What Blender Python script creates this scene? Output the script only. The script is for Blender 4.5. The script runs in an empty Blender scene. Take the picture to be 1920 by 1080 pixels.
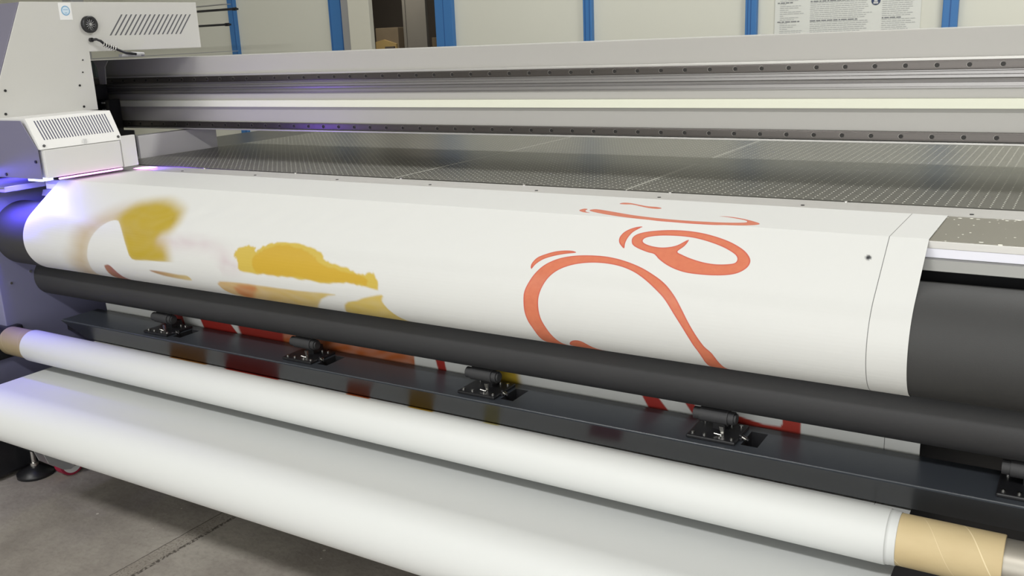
import bpy, bmesh, math, random
import numpy as np
from mathutils import Vector, Matrix

# ------------------------------------------------------------------ camera, world, light, exposure
scene = bpy.context.scene
C = scene.collection
CAMZ = 1.30
cam_data = bpy.data.cameras.new('camera')
cam_data.sensor_width = 36.0
cam_data.lens = 36.0 * 1761.52 / 1920.0
cam_data.clip_start = 0.02
cam_data.clip_end = 60
cam = bpy.data.objects.new('camera', cam_data)
C.objects.link(cam)
cam.matrix_world = Matrix([[0.8522841, -0.1008172, 0.5132715, 0], [0.521486, 0.2402926, -0.8187257, 0], [-0.0407937, 0.9654509, 0.2573723, 1.3], [0, 0, 0, 1]])
scene.camera = cam
scene.view_settings.view_transform = 'Standard'
scene.view_settings.look = 'None'
scene.view_settings.gamma = 1.0
scene.view_settings.use_curve_mapping = False
scene.view_settings.exposure = 0.04
world = bpy.data.worlds.new('world'); scene.world = world
world.use_nodes = True
world.node_tree.nodes['Background'].inputs[0].default_value = (0.85, 0.92, 1.0, 1)
world.node_tree.nodes['Background'].inputs[1].default_value = 0.35

def area(name, loc, target, sx, sy, power, color=(1, 1, 1), spread=180):
    l = bpy.data.lights.new(name, 'AREA'); l.shape = 'RECTANGLE'
    l.size = sx; l.size_y = sy; l.energy = power; l.color = color
    l.spread = math.radians(spread)
    o = bpy.data.objects.new(name, l); C.objects.link(o)
    o.location = loc
    d = Vector(target) - Vector(loc)
    o.rotation_euler = d.to_track_quat('-Z', 'Y').to_euler()
    return o
WARM = (1.0, 0.998, 0.985)
for (lx, ly, pw) in ((-5.0, -1.6, 12), (-2.2, -1.6, 75), (0.8, -1.6, 90), (-5.0, 3.2, 10), (-2.2, 3.2, 32), (0.8, 3.2, 74)):
    area('ceiling_lamp_light', (lx, ly, 3.52), (lx, ly, 0), 1.5, 0.35, pw, WARM)
# broad fill added out of view, lighting the printer from the front
area('front_fill', (0.3, -3.4, 1.35), (-0.9, 1.6, 0.75), 5.4, 2.65, 120, (0.985, 1.0, 1.0))

# ------------------------------------------------------------------ helpers
def link(o): C.objects.link(o); return o
def setp(o, label=None, cat=None, group=None, kind=None):
    if label: o['label'] = label
    if cat: o['category'] = cat
    if group: o['group'] = group
    if kind: o['kind'] = kind
    return o
def thing(name, loc, label, cat, group=None):
    o = bpy.data.objects.new(name, None); link(o); o.location = loc
    o.empty_display_size = 0.05
    return setp(o, label, cat, group)
def W(z): return z + CAMZ           # heights were measured from the camera's height

class MB:
    """collects shapes in world coordinates, then links them as one mesh object"""
    def __init__(s): s.bm = bmesh.new(); s.mi = 0; s.smooth = False
    def face(s, vs, smooth=None):
        vv = [s.bm.verts.new(v) for v in vs]
        try:
            f = s.bm.faces.new(vv); f.material_index = s.mi
            f.smooth = s.smooth if smooth is None else smooth
        except ValueError: pass
        return s
    def box(s, x0, x1, y0, y1, z0, z1, bev=0.0):
        g = bmesh.ops.create_cube(s.bm, size=1.0)
        for v in g['verts']:
            v.co = Vector((x0 + (v.co.x + .5) * (x1 - x0), y0 + (v.co.y + .5) * (y1 - y0), z0 + (v.co.z + .5) * (z1 - z0)))
        fs = set(f for v in g['verts'] for f in v.link_faces)
        for f in fs: f.material_index = s.mi
        if bev > 0:
            es = list(set(e for f in fs for e in f.edges))
            r = bmesh.ops.bevel(s.bm, geom=es, offset=bev, segments=2, affect='EDGES', profile=0.6)
            for f in r['faces']: f.material_index = s.mi
        return s
    def prism(s, poly, a0, a1, axis='X', bev=0.0):
        """poly: list of (y,z) for axis X, (x,z) for Y, (x,y) for Z"""
        def P(p, a):
            return {'X': (a, p[0], p[1]), 'Y': (p[0], a, p[1]), 'Z': (p[0], p[1], a)}[axis]
        A = [s.bm.verts.new(P(p, a0)) for p in poly]; B = [s.bm.verts.new(P(p, a1)) for p in poly]
        fs = [s.bm.faces.new(A), s.bm.faces.new(B[::-1])]
        n = len(poly)
        for i in range(n): fs.append(s.bm.faces.new((A[i], B[i], B[(i + 1) % n], A[(i + 1) % n])))
        for f in fs: f.material_index = s.mi
        bmesh.ops.recalc_face_normals(s.bm, faces=fs)
        if bev > 0:
            es = list(set(e for f in fs for e in f.edges))
            r = bmesh.ops.bevel(s.bm, geom=es, offset=bev, segments=2, affect='EDGES', profile=0.6)
            for f in r['faces']: f.material_index = s.mi
        return s
    def lathe(s, prof, origin, axis=(1, 0, 0), n=48, smooth=True):
        """prof: (along, radius) pairs; closed at the ends when radius is 0"""
        ax = Vector(axis).normalized(); u = ax.orthogonal().normalized(); w = ax.cross(u)
        o = Vector(origin); rings = []
        for a, r in prof:
            if r <= 1e-7: rings.append([s.bm.verts.new(o + ax * a)])
            else: rings.append([s.bm.verts.new(o + ax * a + (u * math.cos(2 * math.pi * k / n) + w * math.sin(2 * math.pi * k / n)) * r) for k in range(n)])
        for i in range(len(rings) - 1):
            A, B = rings[i], rings[i + 1]
            flat = abs(prof[i][0] - prof[i + 1][0]) < 1e-9
            for k in range(n):
                q = [A[k % len(A)], A[(k + 1) % n % len(A)] if len(A) > 1 else None, B[(k + 1) % n] if len(B) > 1 else B[0], B[k] if len(B) > 1 else None]
                if len(A) > 1 and len(B) > 1: vs = (A[k], A[(k + 1) % n], B[(k + 1) % n], B[k])
                elif len(A) == 1 and len(B) > 1: vs = (A[0], B[(k + 1) % n], B[k])
                elif len(B) == 1 and len(A) > 1: vs = (A[k], A[(k + 1) % n], B[0])
                else: continue
                f = s.bm.faces.new(vs); f.material_index = s.mi; f.smooth = smooth and not flat
        # hard edges between parts of the profile that meet at a sharp angle
        return s
    def cyl(s, p0, p1, r, n=32, r1=None):
        p0 = Vector(p0); d = Vector(p1) - p0; L = d.length; r1 = r if r1 is None else r1
        A = s.bm
        ax = d.normalized(); u = ax.orthogonal().normalized(); w = ax.cross(u)
        def ring(c, rr): return [A.verts.new(c + (u * math.cos(2 * math.pi * k / n) + w * math.sin(2 * math.pi * k / n)) * rr) for k in range(n)]
        a = ring(p0, r); b = ring(p0 + d, r1); ca = ring(p0, r); cb = ring(p0 + d, r1)
        for k in range(n):
            f = A.faces.new((a[k], a[(k + 1) % n], b[(k + 1) % n], b[k])); f.smooth = True; f.material_index = s.mi
        f = A.faces.new(ca[::-1]); f.material_index = s.mi
        f = A.faces.new(cb); f.material_index = s.mi
        return s
    def tube(s, pts, r, n=10):
        pts = [Vector(p) for p in pts]; prev = None; u = None
        for i, p in enumerate(pts):
            t = (pts[min(i + 1, len(pts) - 1)] - pts[max(i - 1, 0)]).normalized()
            u = t.orthogonal().normalized() if u is None else (u - t * u.dot(t)).normalized()
            w = t.cross(u)
            rg = [s.bm.verts.new(p + (u * math.cos(2 * math.pi * k / n) + w * math.sin(2 * math.pi * k / n)) * r) for k in range(n)]
            if prev:
                for k in range(n):
                    f = s.bm.faces.new((prev[k], prev[(k + 1) % n], rg[(k + 1) % n], rg[k])); f.smooth = True; f.material_index = s.mi
            else: s.bm.faces.new(rg[::-1]).material_index = s.mi
            prev = rg
        s.bm.faces.new(prev).material_index = s.mi
        return s
    def build(s, name, mats, parent=None, label=None, kind=None, origin=(0, 0, 0)):
        if not isinstance(mats, (list, tuple)): mats = [mats]
        bmesh.ops.recalc_face_normals(s.bm, faces=s.bm.faces[:])
        me = bpy.data.meshes.new(name); s.bm.to_mesh(me); s.bm.free()
        for m in mats: me.materials.append(m)
        o = bpy.data.objects.new(name, me); link(o)
        if parent is not None:
            o.parent = parent
            off = Vector((0, 0, 0)); p = parent
            while p is not None: off += Vector(p.location); p = p.parent
            o.location = Vector(origin) - off
        return setp(o, label=label, kind=kind)

# ------------------------------------------------------------------ materials
def mat(name, col, rough=0.5, metal=0.0, noise=0.0, nscale=8.0, bump=0.0, bscale=200.0, aniso=None, coat=0.0, spec=0.5, stretch=(1, 1, 1)):
    m = bpy.data.materials.new(name); m.use_nodes = True
    nt = m.node_tree; b = nt.nodes['Principled BSDF']
    b.inputs['Base Color'].default_value = (*col, 1)
    b.inputs['Roughness'].default_value = rough
    b.inputs['Metallic'].default_value = metal
    b.inputs['Specular IOR Level'].default_value = spec
    b.inputs['Coat Weight'].default_value = coat
    tc = nt.nodes.new('ShaderNodeTexCoord'); mp = nt.nodes.new('ShaderNodeMapping')
    mp.inputs['Scale'].default_value = stretch
    nt.links.new(tc.outputs['Object'], mp.inputs['Vector'])
    if noise > 0:
        n = nt.nodes.new('ShaderNodeTexNoise'); n.inputs['Scale'].default_value = nscale; n.inputs['Detail'].default_value = 5
        nt.links.new(mp.outputs['Vector'], n.inputs['Vector'])
        mx = nt.nodes.new('ShaderNodeMix'); mx.data_type = 'RGBA'
        mx.inputs['A'].default_value = (*[c * (1 - noise) for c in col], 1)
        mx.inputs['B'].default_value = (*[min(1, c * (1 + noise)) for c in col], 1)
        nt.links.new(n.outputs['Fac'], mx.inputs['Factor']); nt.links.new(mx.outputs['Result'], b.inputs['Base Color'])
    if bump > 0:
        n2 = nt.nodes.new('ShaderNodeTexNoise'); n2.inputs['Scale'].default_value = bscale; n2.inputs['Detail'].default_value = 3
        nt.links.new(mp.outputs['Vector'], n2.inputs['Vector'])
        bp = nt.nodes.new('ShaderNodeBump'); bp.inputs['Strength'].default_value = bump; bp.inputs['Distance'].default_value = 0.001
        nt.links.new(n2.outputs['Fac'], bp.inputs['Height']); nt.links.new(bp.outputs['Normal'], b.inputs['Normal'])
    return m
def emit(name, col, strength):
    m = bpy.data.materials.new(name); m.use_nodes = True
    b = m.node_tree.nodes['Principled BSDF']
    b.inputs['Base Color'].default_value = (*col, 1)
    b.inputs['Emission Color'].default_value = (*col, 1); b.inputs['Emission Strength'].default_value = strength
    return m
class G:
    """small node-graph helper"""
    def __init__(s, m): s.nt = m.node_tree; s.b = s.nt.nodes['Principled BSDF']
    def n(s, t, **k):
        x = s.nt.nodes.new(t)
        for a, v in k.items(): setattr(x, a, v)
        return x
    def l(s, a, b): s.nt.links.new(a, b)
    def math(s, op, a, b=None, c=None):
        x = s.n('ShaderNodeMath', operation=op)
        for i, v in enumerate((a, b, c)):
            if v is None: continue
            if isinstance(v, (int, float)): x.inputs[i].default_value = v
            else: s.l(v, x.inputs[i])
        return x.outputs[0]
    def mix(s, f, a, b):
        x = s.n('ShaderNodeMix', data_type='RGBA')
        for k, v in (('Factor', f), ('A', a), ('B', b)):
            if isinstance(v, (int, float)): x.inputs[k].default_value = v
            elif isinstance(v, tuple): x.inputs[k].default_value = (*v, 1)
            else: s.l(v, x.inputs[k])
        return x.outputs['Result']
    def xyz(s):
        tc = s.n('ShaderNodeTexCoord'); sp = s.n('ShaderNodeSeparateXYZ'); s.l(tc.outputs['Object'], sp.inputs[0])
        return tc.outputs['Object'], sp.outputs[0], sp.outputs[1], sp.outputs[2]
    def noise(s, vec, scale, detail=4, stretch=None, rough=0.5):
        if stretch:
            mp = s.n('ShaderNodeMapping'); mp.inputs['Scale'].default_value = stretch; s.l(vec, mp.inputs['Vector']); vec = mp.outputs[0]
        x = s.n('ShaderNodeTexNoise'); x.inputs['Scale'].default_value = scale; x.inputs['Detail'].default_value = detail; x.inputs['Roughness'].default_value = rough
        s.l(vec, x.inputs['Vector']); return x.outputs['Fac']
    def ramp(s, f, stops):
        r = s.n('ShaderNodeValToRGB'); e = r.color_ramp.elements
        e[0].position, e[0].color = stops[0][0], (*stops[0][1], 1)
        e[1].position, e[1].color = stops[-1][0], (*stops[-1][1], 1)
        for p, c in stops[1:-1]:
            q = e.new(p); q.color = (*c, 1)
        s.l(f, r.inputs[0]); return r.outputs[0]
    def step(s, v, a, b):
        x = s.n('ShaderNodeMapRange', interpolation_type='SMOOTHSTEP'); x.inputs['From Min'].default_value = a; x.inputs['From Max'].default_value = b
        s.l(v, x.inputs['Value']); return x.outputs[0]
def lin(r, g, b):
    f = lambda v: (v / 255 / 12.92) if v / 255 <= 0.04045 else ((v / 255 + 0.055) / 1.055) ** 2.4
    return (f(r), f(g), f(b))
M = {}
M['shell'] = mat('shell_paint', lin(198, 197, 193), 0.45, noise=0.03, nscale=3, bump=0.08, bscale=500)
M['shell_light'] = mat('cover_paint', lin(212, 211, 209), 0.42, noise=0.02, bump=0.08, bscale=500)
M['black'] = mat('black_plastic', (0.012, 0.012, 0.014), 0.4, noise=0.3, nscale=40)
M['black_metal'] = mat('black_metal', (0.02, 0.02, 0.023), 0.3, 0.2, noise=0.2, nscale=30, bump=0.1)
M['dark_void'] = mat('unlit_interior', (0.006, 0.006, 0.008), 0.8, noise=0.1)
M['slot'] = mat('vent_gap', (0.12, 0.12, 0.13), 0.8, noise=0.1)
M['rubber'] = mat('roller_rubber', (0.030, 0.030, 0.030), 0.62, noise=0.15, nscale=6, bump=0.25, bscale=900)
M['rubber2'] = mat('nip_rubber', (0.030, 0.030, 0.032), 0.62, noise=0.15, nscale=6, bump=0.25, bscale=900)
M['charcoal'] = mat('charcoal_paint', lin(60, 64, 70), 0.31, noise=0.04, nscale=4, bump=0.05, bscale=500)
M['side'] = mat('side_plate_blue_cast', lin(118, 118, 146), 0.45, noise=0.05, bump=0.05)  # blue veil over the lower left put into the plate colour
M['alu'] = mat('brushed_aluminium', (0.56, 0.55, 0.53), 0.42, 0.55, noise=0.06, nscale=6, bump=0.05, bscale=60, stretch=(0.4, 8, 8))
M['alu_dark'] = mat('grey_anodised', lin(135, 135, 132), 0.45, 0.4, noise=0.05, nscale=5)
M['beam'] = mat('beam_paint', lin(176, 174, 170), 0.42, 0.0, noise=0.03, nscale=2.5, bump=0.04)
M['polished'] = mat('polished_extrusion', (0.33, 0.32, 0.32), 0.38, 0.75, noise=0.14, nscale=7, bump=0.15, bscale=40, stretch=(0.15, 6, 10))
M['rail'] = mat('rail_steel', (0.115, 0.105, 0.10), 0.34, 0.8, noise=0.12, nscale=8, stretch=(0.2, 8, 8))
M['chrome'] = mat('bright_steel', (0.75, 0.74, 0.72), 0.22, 1.0, noise=0.03)
M['cream'] = mat('cream_strip', lin(230, 231, 214), 0.5, noise=0.02)
M['whiteband'] = mat('white_plastic', lin(222, 222, 232), 0.4, noise=0.02)
M['blank'] = mat('blank_media', lin(205, 207, 206), 0.55, noise=0.008, nscale=3, bump=0.03, bscale=60)
M['blue'] = mat('blue_paint', lin(62, 118, 178), 0.45, noise=0.05, nscale=3)
M['bluedark'] = mat('blue_paint_groove', lin(44, 90, 150), 0.5, noise=0.05)
M['wall'] = mat('wall_panel', lin(216, 216, 204), 0.6, noise=0.03, nscale=1.2)
M['wallwhite'] = mat('door_edge_white', lin(212, 210, 196), 0.5, noise=0.02)
M['grey'] = mat('grey_column', lin(120, 116, 108), 0.6, noise=0.06)
M['carton'] = mat('corrugated_carton', lin(150, 128, 80), 0.8, noise=0.1, nscale=10)
M['brownbox'] = mat('brown_crate', lin(104, 92, 74), 0.8, noise=0.15, nscale=12)
M['darkwall'] = mat('dark_room_wall', lin(78, 72, 66), 0.8, noise=0.2, nscale=2)
M['red'] = mat('red_tyre', lin(150, 35, 62), 0.5, noise=0.05)
M['zinc'] = mat('zinc_plate', lin(168, 168, 170), 0.4, 0.4, noise=0.05)
M['hub'] = mat('pale_hub', lin(205, 205, 205), 0.5, noise=0.03)
M['green'] = mat('green_hose', lin(150, 172, 158), 0.4, noise=0.03)
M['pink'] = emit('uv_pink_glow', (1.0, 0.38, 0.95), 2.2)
M['violet'] = emit('uv_violet_glow', (0.30, 0.05, 1.0), 0.9)
M['uvwhite'] = emit('uv_lamp_glow', (0.42, 0.50, 1.0), 4.0)
M['tube'] = emit('ceiling_tube', (1.0, 0.98, 0.93), 2.0)

# cardboard core: kraft with spiral seams
m = M['kraft'] = mat('kraft_core', lin(206, 184, 136), 0.65, bump=0.1, bscale=300)
g = G(m); vec, x, y, z = g.xyz()
ang = g.math('ARCTAN2', g.math('ADD', z, -0.551), g.math('ADD', y, -1.365))
t = g.math('FRACT', g.math('ADD', g.math('MULTIPLY', x, 7.5), g.math('DIVIDE', ang, -2 * math.pi)))
t2 = g.math('FRACT', g.math('ADD', t, 0.42))
line = g.math('MAXIMUM', g.math('LESS_THAN', t, 0.014), g.math('MULTIPLY', g.math('LESS_THAN', t2, 0.010), 0.5))
nz = g.noise(vec, 30, 4, (0.5, 1, 1))
base = g.mix(nz, lin(184, 163, 122), lin(200, 182, 142))
g.l(g.mix(line, base, lin(216, 200, 162)), g.b.inputs['Base Color'])

# perforated vacuum bed
def bed_material(name, speck):
    m = bpy.data.materials.new(name); m.use_nodes = True; g = G(m); vec, x, y, z = g.xyz()
    b = g.b; b.inputs['Metallic'].default_value = 0.55
    p = 0.018
    fx = g.math('SUBTRACT', g.math('FRACT', g.math('DIVIDE', g.math('ADD', x, 10.0), p)), 0.5)
    fy = g.math('SUBTRACT', g.math('FRACT', g.math('DIVIDE', g.math('ADD', y, 9.9965), p)), 0.5)
    r = g.math('SQRT', g.math('ADD', g.math('MULTIPLY', fx, fx), g.math('MULTIPLY', fy, fy)))
    dot = g.math('SUBTRACT', 1.0, g.step(r, 0.075, 0.10))
    if speck:
        v = g.n('ShaderNodeTexVoronoi'); v.inputs['Scale'].default_value = 62; v.inputs['Randomness'].default_value = 0.9; g.l(vec, v.inputs['Vector'])
        n = g.noise(vec, 35, 2)
        dot = g.math('MULTIPLY', g.math('LESS_THAN', v.outputs['Distance'], 0.11), g.math('GREATER_THAN', n, 0.5))
        edge = g.math('MAXIMUM', g.math('GREATER_THAN', y, 1.708), g.math('LESS_THAN', y, 1.530))
        v2 = g.n('ShaderNodeTexVoronoi'); v2.inputs['Scale'].default_value = 75; g.l(vec, v2.inputs['Vector'])
        dot = g.math('MAXIMUM', dot, g.math('MULTIPLY', edge, g.math('LESS_THAN', v2.outputs['Distance'], 0.25)))
    nz = g.noise(vec, 1.6, 3)
    base = g.mix(nz, lin(104, 103, 98) if not speck else lin(126, 123, 112), lin(132, 131, 122) if not speck else lin(140, 137, 126))
    seam = None
    if not speck:
        for sx in (-1.463, -0.839):
            q = g.math('LESS_THAN', g.math('ABSOLUTE', g.math('SUBTRACT', x, sx)), 0.0016)
            seam = q if seam is None else g.math('MAXIMUM', seam, q)
        dot = g.math('MAXIMUM', dot, g.math('MULTIPLY', seam, 0.55))
    col = g.mix(dot, base, lin(232, 231, 220))
    g.l(col, b.inputs['Base Color'])
    g.l(g.math('ADD', 0.36 if not speck else 0.45, g.math('MULTIPLY', dot, 0.3)), b.inputs['Roughness'])
    g.l(g.math('MULTIPLY', g.math('SUBTRACT', 1.0, dot), 0.72 if not speck else 0.5), b.inputs['Metallic'])
    return m
M['bed'] = bed_material('perforated_aluminium', False)
M['platen'] = bed_material('speckled_platen', True)

# concrete floor with a filled saw cut
m = M['floor'] = bpy.data.materials.new('concrete'); m.use_nodes = True
g = G(m); vec, x, y, z = g.xyz()
n1 = g.noise(vec, 2.2, 8, rough=0.65); n2 = g.noise(vec, 60, 4); n3 = g.noise(vec, 9, 6)
c = g.ramp(n1, [(0.3, lin(126, 119, 113)), (0.5, lin(156, 149, 141)), (0.72, lin(184, 178, 168))])
c = g.mix(g.math('MULTIPLY', g.step(n2, 0.45, 0.75), 0.25), c, lin(112, 106, 98))
c = g.mix(g.math('MULTIPLY', g.step(n3, 0.60, 0.72), 0.25), c, lin(176, 172, 162))
wob = g.math('MULTIPLY', g.math('SUBTRACT', g.noise(vec, 40, 4), 0.5), 0.006)
xx = g.math('ADD', x, wob)
sp = g.n('ShaderNodeTexVoronoi'); sp.inputs['Scale'].default_value = 9; g.l(vec, sp.inputs['Vector'])
c = g.mix(g.math('LESS_THAN', sp.outputs['Distance'], 0.04), c, lin(205, 200, 190))
l1 = g.math('LESS_THAN', g.math('ABSOLUTE', g.math('ADD', xx, 2.056)), 0.0016)
l2 = g.math('MULTIPLY', g.math('LESS_THAN', g.math('ABSOLUTE', g.math('ADD', xx, 2.002)), 0.006), g.step(g.noise(vec, 130, 3), 0.40, 0.55))
band = g.math('LESS_THAN', g.math('ABSOLUTE', g.math('ADD', xx, 2.028)), 0.027)
pit = g.math('MULTIPLY', band, g.step(g.noise(vec, 170, 3), 0.5, 0.62))
c = g.mix(g.math('MULTIPLY', band, 0.25), c, lin(150, 141, 128))
c = g.mix(g.math('MULTIPLY', pit, 0.45), c, lin(88, 80, 72))
c = g.mix(g.math('MULTIPLY', g.math('MAXIMUM', l1, l2), 0.85), c, lin(70, 63, 58))
g.l(c, g.b.inputs['Base Color']); g.b.inputs['Roughness'].default_value = 0.7
bp = g.n('ShaderNodeBump'); bp.inputs['Strength'].default_value = 0.3; bp.inputs['Distance'].default_value = 0.003
g.l(n2, bp.inputs['Height']); g.l(bp.outputs[0], g.b.inputs['Normal'])

# printed media: the ink colour and the stroke outline come from attributes of the sheet
m = M['print'] = bpy.data.materials.new('printed_media'); m.use_nodes = True
g = G(m); vec, x, y, z = g.xyz()
a = g.n('ShaderNodeAttribute', attribute_name='ink'); d = g.n('ShaderNodeAttribute', attribute_name='stroke')
orange = g.mix(g.noise(vec, 90, 4), lin(184, 96, 68), lin(200, 116, 84))
rim = lin(182, 82, 66)
core = g.mix(g.step(d.outputs['Fac'], -0.0030, -0.0010), orange, rim)
col = g.mix(g.step(d.outputs['Fac'], -0.0004, 0.0005), core, a.outputs['Color'])
ln = g.math('MULTIPLY', g.math('LESS_THAN', g.math('ABSOLUTE', g.math('ADD', x, 0.2568)), 0.00055), 0.85)
col = g.mix(ln, col, (0.05, 0.05, 0.05))
g.l(col, g.b.inputs['Base Color']); g.b.inputs['Roughness'].default_value = 0.5

# ------------------------------------------------------------------ the room
def struct(mb, name, m): return mb.build(name, m, kind='structure')
b = MB(); b.box(-9, 5, -5, 10, -0.1, 0.0); struct(b, 'floor', M['floor'])
b = MB(); b.box(-9, 5, -5, 10, 3.6, 3.7); struct(b, 'ceiling', mat('ceiling_board', lin(225, 225, 220), 0.8, noise=0.03))
b = MB(); b.box(-9, -8.9, -5, 10, 0, 3.6); struct(b, 'wall_left', M['wall'])
b = MB(); b.box(4.9, 5, -5, 10, 0, 3.6); struct(b, 'wall_right', M['wall'])
b = MB(); b.box(-9, 5, -5, -4.9, 0, 3.6); struct(b, 'wall_front', M['wall'])
WY = 5.0
b = MB(); b.box(-8.9, -4.425, WY, WY + 0.08, 0, 3.6); b.box(-3.57, 4.9, WY, WY + 0.08, 0, 3.6)
b.box(-4.425, -3.57, WY, WY + 0.08, 2.2, 3.6); struct(b, 'wall_back', M['wall'])
# blue profile posts between the panels
def post(x0, x1, name, groove):
    b = MB(); b.box(x0, x1, WY - 0.03, WY + 0.002, 0, 3.6, 0.004)
    b.mi = 1
    for gx in groove: b.box(gx - 0.002, gx + 0.002, WY - 0.0315, WY - 0.028, 0, 3.6)
    return b.build(name, [M['blue'], M['bluedark']], kind='structure')
post(-5.442, -5.378, 'trim_1', [-5.39])
post(-4.478, -4.345, 'trim_2', [-4.465, -4.37])
post(-3.60, -3.468, 'trim_3', [-3.535])
post(-2.562, -2.506, 'trim_4', [-2.548, -2.52])
post(-1.617, -1.557, 'trim_5', [-1.603, -1.587])
post(-0.672, -0.605, 'trim_6', [-0.638])
post(0.29, 0.35, 'trim_7', [0.32])
# open door leaf seen edge-on in the opening
b = MB(); b.box(-4.272, -4.095, WY - 0.07, WY - 0.03, 0.0, 2.18, 0.003)
b.mi = 1; b.box(-4.335, -4.274, WY - 0.065, WY + 0.03, 0, 2.18, 0.002); struct(b, 'door_1', [M['wallwhite'], M['zinc']])
# dark store room behind
b = MB(); b.box(-6.6, -3.3, 7.2, 7.3, 0, 2.7); b.box(-6.6, -6.5, WY + 0.08, 7.2, 0, 2.7); b.box(-3.4, -3.3, WY + 0.08, 7.2, 0, 2.7)
b.box(-6.5, -3.4, WY + 0.08, 7.2, 2.6, 2.7)
struct(b, 'wall_storeroom', M['darkwall'])
b = MB(); b.box(-4.276, -4.10, 5.55, 5.58, 0, 2.6, 0.004); b.box(-4.30, -4.276, 5.545, 5.75, 0, 2.6, 0.002); struct(b, 'trim_8', M['grey'])
t = thing('storage_crate', (-4.74, 6.0, 0), 'tall brown crate with a slumped yellow carton, standing in the dark doorway', 'crate')
b = MB(); b.box(-4.85, -4.63, 5.9, 6.3, 0.0, 1.412, 0.004); b.build('body', M['brownbox'], t)
b = MB(); b.prism([(-4.84, 0.95), (-4.64, 0.95), (-4.64, 1.29), (-4.76, 1.325), (-4.84, 1.31)], 5.88, 5.899, 'Y'); b.build('carton', M['carton'], t)
b = MB(); b.box(-4.735, -4.65, 5.86, 5.879, 0.9, 1.272); b.build('dark_flap', M['darkwall'], t)
b = MB(); b.box(-4.315, -3.95, 5.9, 6.2, 0.0, 1.325, 0.004); setp(b.build('storage_cabinet', M['brownbox']), 'dark brown cabinet half hidden behind the right jamb of the dark doorway', 'cabinet')
# cantilever rack on the far left
t = thing('cantilever_rack', (-5.9, 4.3, 0), 'rack with thin dark arms by the far wall, left of the blue post', 'rack')
b = MB(); b.box(-6.3, -6.2, 4.25, 4.35, 0, 2.4, 0.003); b.build('upright', M['zinc'], t)
for (xe, zz) in ((-4.64, 0.245), (-4.72, 0.155), (-4.67, -0.66)):
    b = MB(); b.box(-6.2, xe, 4.27, 4.33, W(zz) - 0.009, W(zz) + 0.003, 0.002); b.cyl((xe - 0.02, 4.3, W(zz) - 0.003), (xe + 0.01, 4.3, W(zz) - 0.003), 0.010, 16)
    b.build('arm', M['black'], t)
for (xe, zz) in ((-4.52, 0.262), (-4.50, -0.012)):
    b = MB(); b.prism([(-6.2, W(zz) - 0.02), (xe, W(zz)), (xe, W(zz) + 0.003), (-6.2, W(zz) - 0.01)], 4.1, 4.16, 'Y'); b.build('shelf', M['zinc'], t)
# notice poster
rnd = random.Random(5)
PX0, PX1, PZ0, PZ1 = -1.468, -0.770, W(-0.14), W(0.62)
t = thing('notice_poster', (-1.12, WY - 0.004, PZ0), 'large white notice sheet of small grey print on the wall between two blue posts', 'poster')
b = MB(); b.box(PX0, PX1, WY - 0.006, WY - 0.0005, PZ0, PZ1)
b.mi = 1
yy = WY - 0.0072
def words(x0, x1, z, h, dens):
    xx = x0
    while xx < x1:
        w = rnd.uniform(0.008, 0.03)
        if xx + w > x1: break
        b.face([(xx, yy, z), (xx + w, yy, z), (xx + w, yy, z + h), (xx, yy, z + h)]); xx += w + 0.004 / dens
for col0, col1, ind in ((-1.454, -1.315, 1), (-1.289, -0.99, 0), (-0.945, -0.78, 0)):
    z = PZ1 - 0.04; k = 0
    while z > PZ0 + 0.02:
        if k % 9 == 0:
            b.mi = 2; words(col0, col0 + (col1 - col0) * rnd.uniform(0.5, 1.0), z - 0.002, 0.0055, 1); z -= 0.008
        b.mi = 1; words(col0 + (0.012 if ind else 0), col1 - rnd.uniform(0, 0.04) - (0.06 if ind and k % 3 == 0 else 0), z, 0.0035, 1.2)
        z -= 0.0095; k += 1
b.build('sheet', [mat('poster_paper', lin(218, 220, 214), 0.5, noise=0.02), mat('poster_small_print', lin(190, 192, 190), 0.6, noise=0.05), mat('poster_heading', lin(130, 132, 134), 0.6, noise=0.05)], t)
b = MB(); cxp, czp = -0.976, W(0.102)
b.cyl((cxp, yy + 0.002, czp), (cxp, yy - 0.001, czp), 0.021, 32); b.mi = 1
b.cyl((cxp, yy, czp), (cxp, yy - 0.002, czp), 0.008, 20); b.box(cxp - 0.011, cxp + 0.011, yy - 0.002, yy - 0.0005, czp - 0.015, czp - 0.006)
b.build('round_blue_symbol', [mat('symbol_blue', lin(48, 62, 96), 0.5, noise=0.05), M['hub']], t, label='round dark blue symbol with white figure')
# ceiling lamps
i = 0
names = ['over the far left of the room', 'over the printer head', 'over the right of the printer']
for ly, row in ((-1.6, 'front row'), (3.2, 'rear row')):
    for k, lx in enumerate((-5.0, -2.2, 0.8)):
        b = MB(); b.box(lx - 0.78, lx + 0.78, ly - 0.2, ly + 0.2, 3.54, 3.6, 0.005); b.mi = 1; b.box(lx - 0.74, lx + 0.74, ly - 0.16, ly + 0.16, 3.535, 3.54)
        setp(b.build('ceiling_light', [M['shell'], M['tube']]), 'long white ceiling light, %s, %s' % (row, names[k]), 'light', 'ceiling lights of the workshop')

# ------------------------------------------------------------------ the printer
XL, XR = -2.52, 0.55
pr = thing('flatbed_printer', (-1.0, 2.3, 0), 'large grey and black roll-fed flatbed printer with a perforated bed and long metal gantry', 'printer')
C1 = (1.474, W(-0.467)); C2 = (1.532, W(-0.603))
# body
b = MB(); b.box(-2.50, XR, 1.76, 3.45, 0.14, W(-0.366)); b.build('body', M['black_metal'], pr)
b = MB(); b.box(-3.6, -2.86, 1.25, 3.4, 0.012, W(-0.40), 0.01); b.build('end_cabinet', M['black_metal'], pr)
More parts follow.
